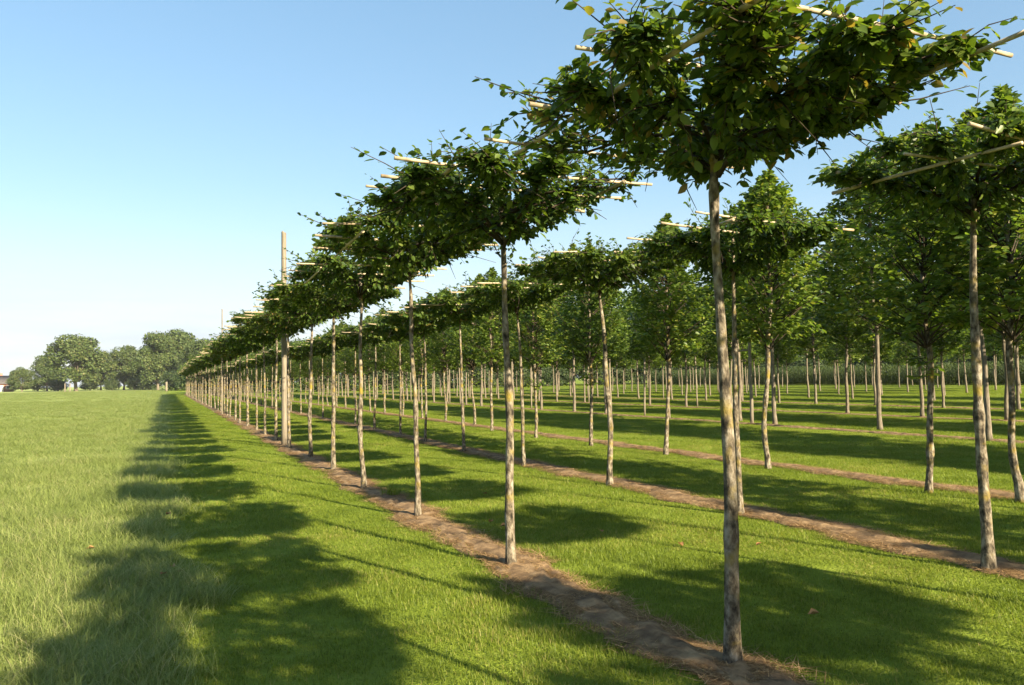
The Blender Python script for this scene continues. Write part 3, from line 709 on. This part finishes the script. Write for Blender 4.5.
hz = 1+.35*np.sin(LP[:, 0]*2.1+LP[:, 1]*.7)*np.sin(LP[:, 1]*1.3+LP[:, 0]*.9)
hz = np.clip(hz*rs.uniform(.75, 1.2, n), .5, 1.6)
lawn_me = [blade_clump('lawn_clump', 10+q, 90, .17, .025, .062, .0020, .8, 'lawn', 2) for q in range(5)]
scatter_group('lawn_grass', lawn_me, np.c_[LP, np.zeros(n)], np.c_[np.zeros((n, 2)), rs.uniform(0, 6.28, n)], np.c_[LS, LS, hz*np.minimum(LS, 1.7)**.5], rs.randint(0, 5, n))
FP = []; FS = []
for (r0, r1, d, s, a0, a1) in ((1.0, 8, 70, 1.0, -30, 20), (8, 18, 34, 1.2, -22, 8), (18, 40, 12, 1.6, -16, 4), (40, 90, 3.2, 2.6, -14, 2), (90, 240, .5, 4.5, -13, 1)):
    p = wedge(rs, r0, r1, d, a0, a1); FP.append(p); FS.append(np.full(len(p), s))
FP = np.vstack(FP); FS = np.concatenate(FS); keep = FP[:, 0] < edge_n(FP[:, 1])+.05*rs.normal(0, 1, len(FP)); FP, FS = FP[keep], FS[keep]; n = len(FP)
fld_me = [blade_clump('field_clump', 30+q, 80, .20, .06, .23, .0019, 1.0, 'field', 4) for q in range(5)]
fh = np.clip(rs.uniform(.55, 1.15, n), 0, 2)*np.where(FS > 1.3, .7, 1.0)
scatter_group('field_grass', fld_me, np.c_[FP, np.zeros(n)], np.c_[np.zeros((n, 2)), rs.uniform(0, 6.28, n)], np.c_[FS, FS, fh*np.minimum(FS, 1.8)**.5], rs.randint(0, 5, n))
# dry straw and litter on the soil strips
SP = []
for r_, y1 in ((ROW1, 45), (ROW2, 50), (ROW3, 55)):
    n = int((y1+2)*75); y = rs.uniform(0, 1, n)**1.25*(y1+2)-1; q = rs.uniform(-1.05, 1.05, n)
    SP.append(np.c_[r_+q*np.where(q < 0, strip_edge(r_, y, -1), strip_edge(r_, y, 1)), y, np.full(n, .015)])
SP = np.vstack(SP); n = len(SP)
st_me = [blade_clump('straw_clump', 60+q, 30, .11, .05, .16, .003, .2, 'straw', 1, True) for q in range(4)]
scatter_group('straw_litter', st_me, SP, np.c_[np.zeros((n, 2)), rs.uniform(0, 6.28, n)], np.repeat(rs.uniform(.8, 1.4, n)[:, None], 3, 1), rs.randint(0, 4, n))
# maize beyond the nursery on the right
def maize_mesh(seed):
    rs = np.random.RandomState(seed); G = Geo(); G.tube([[0, 0, 0], [0, 0, 1.2], [.03, 0, 2.3]], [.02, .017, .006], 5)
    for k in range(11):
        z = .3+k*.18; a = k*math.pi+rs.uniform(-.5, .5); d = np.array([math.cos(a), math.sin(a), 0]); s = np.array([-d[1], d[0], 0]); l = rs.uniform(.5, .8)
        V = [np.array([0, 0, z])-s*.03, np.array([0, 0, z])+s*.03]
        for t, up in ((.35, .28), (.7, .25)): V += [np.array([0, 0, z+up*l])+d*l*t-s*.045, np.array([0, 0, z+up*l])+d*l*t+s*.045]
        V.append(np.array([0, 0, z-.05])+d*l); G.add(V, [[0, 1, 3, 2], [2, 3, 5, 4]], [[4, 5, 6]])
    n = sum(len(v) for v in G.V); return G.mesh('maize_plant', M['leaf_maize'], False, np.full(n, .5)+np.random.RandomState(seed).uniform(-.4, .4, n))
MP = []
for X in np.arange(79, 85, .9):
    for y in np.arange(28, 118, .34): MP.append((X+rs.uniform(-.1, .1), y+rs.uniform(-.1, .1), 0))
n = len(MP); scatter_group('maize_field', [maize_mesh(s) for s in range(3)], np.array(MP), np.c_[np.zeros((n, 2)), rs.uniform(0, 6.28, n)], np.repeat(rs.uniform(.9, 1.15, n)[:, None], 3, 1), rs.randint(0, 3, n))

# fallen leaves one can pick out
tv, tf = LEAF_HI; curl = tv.copy(); curl[:, 2] = .9*curl[:, 0]**2*3+.15*(curl[:, 1]-.5)**2+.02
FL = ['on the lit lawn left of the nearest trunk', 'on the lit lawn right of the nearest trunk', 'on the lawn left of the second trunk of the outermost row', 'between the first and second soil strips, the farthest one',
      'in the shade on the path, left one of a close pair', 'in the shade on the path, right one of a close pair', 'on the shaded path, farthest of those on the path', 'in the shaded grass just below the close pair of leaves',
      'alone in the shade right of the nearest trunk base', 'at the rim of the shadow right of the second trunk', 'just behind the second trunk of the outermost row', 'on the sunny path between shadow and first soil strip', 'caught in the tall sunny grass of the field']
fl_me = mesh_np('fallen_leaf', curl, tf, M['fallen'], np.full(len(tv), .6)); fl_me2 = mesh_np('fallen_leaf', curl*[1, 1, 1.8], tf, M['fallen'], np.full(len(tv), .95))
for k, (px, py) in enumerate(((683, 552), (762, 548), (489, 527), (483, 497), (175, 573), (183, 577), (166, 524), (160, 588), (820, 621), (601, 535), (500, 531), (240, 470), (95, 560))):
    q = ground(px, py); o = tag(obj('fallen_leaf', fl_me if k % 2 else fl_me2), 'brown fallen leaf '+FL[k], 'leaf', 'fallen leaves on the grass')
    o.location = (q.x, q.y, .045 if q.x > FIELD_EDGE else .10); o.rotation_euler = (random.Random(k).uniform(-.3, .3), random.Random(k+5).uniform(-.3, .3), k*1.7); o.scale = (.075,)*3
# grass tuft growing in the soil strip
q = ground(391, 497); o = tag(obj('grass_tuft', blade_clump('grass_tuft', 99, 160, .13, .10, .26, .003, .9, 'lawn', 4)), 'bright grass tuft growing in the bare strip between two trunks', 'grass tuft'); o.location = q

# ------------------------------------------------------------------ thin evening haze over the fields
m, t, o_ = new_mat('haze'); pv = t.nodes.new('ShaderNodeVolumePrincipled'); pv.inputs['Color'].default_value = (.86, .91, 1.0, 1); pv.inputs['Density'].default_value = 0.00012; pv.inputs['Anisotropy'].default_value = 0.0
t.links.new(pv.outputs[0], o_.inputs['Volume'])
g = Geo(); g.box((0, 550, 10.5), (1810, 1710, 23)); hz_o = obj('haze', g.mesh('haze', m)); hz_o['kind'] = 'stuff'
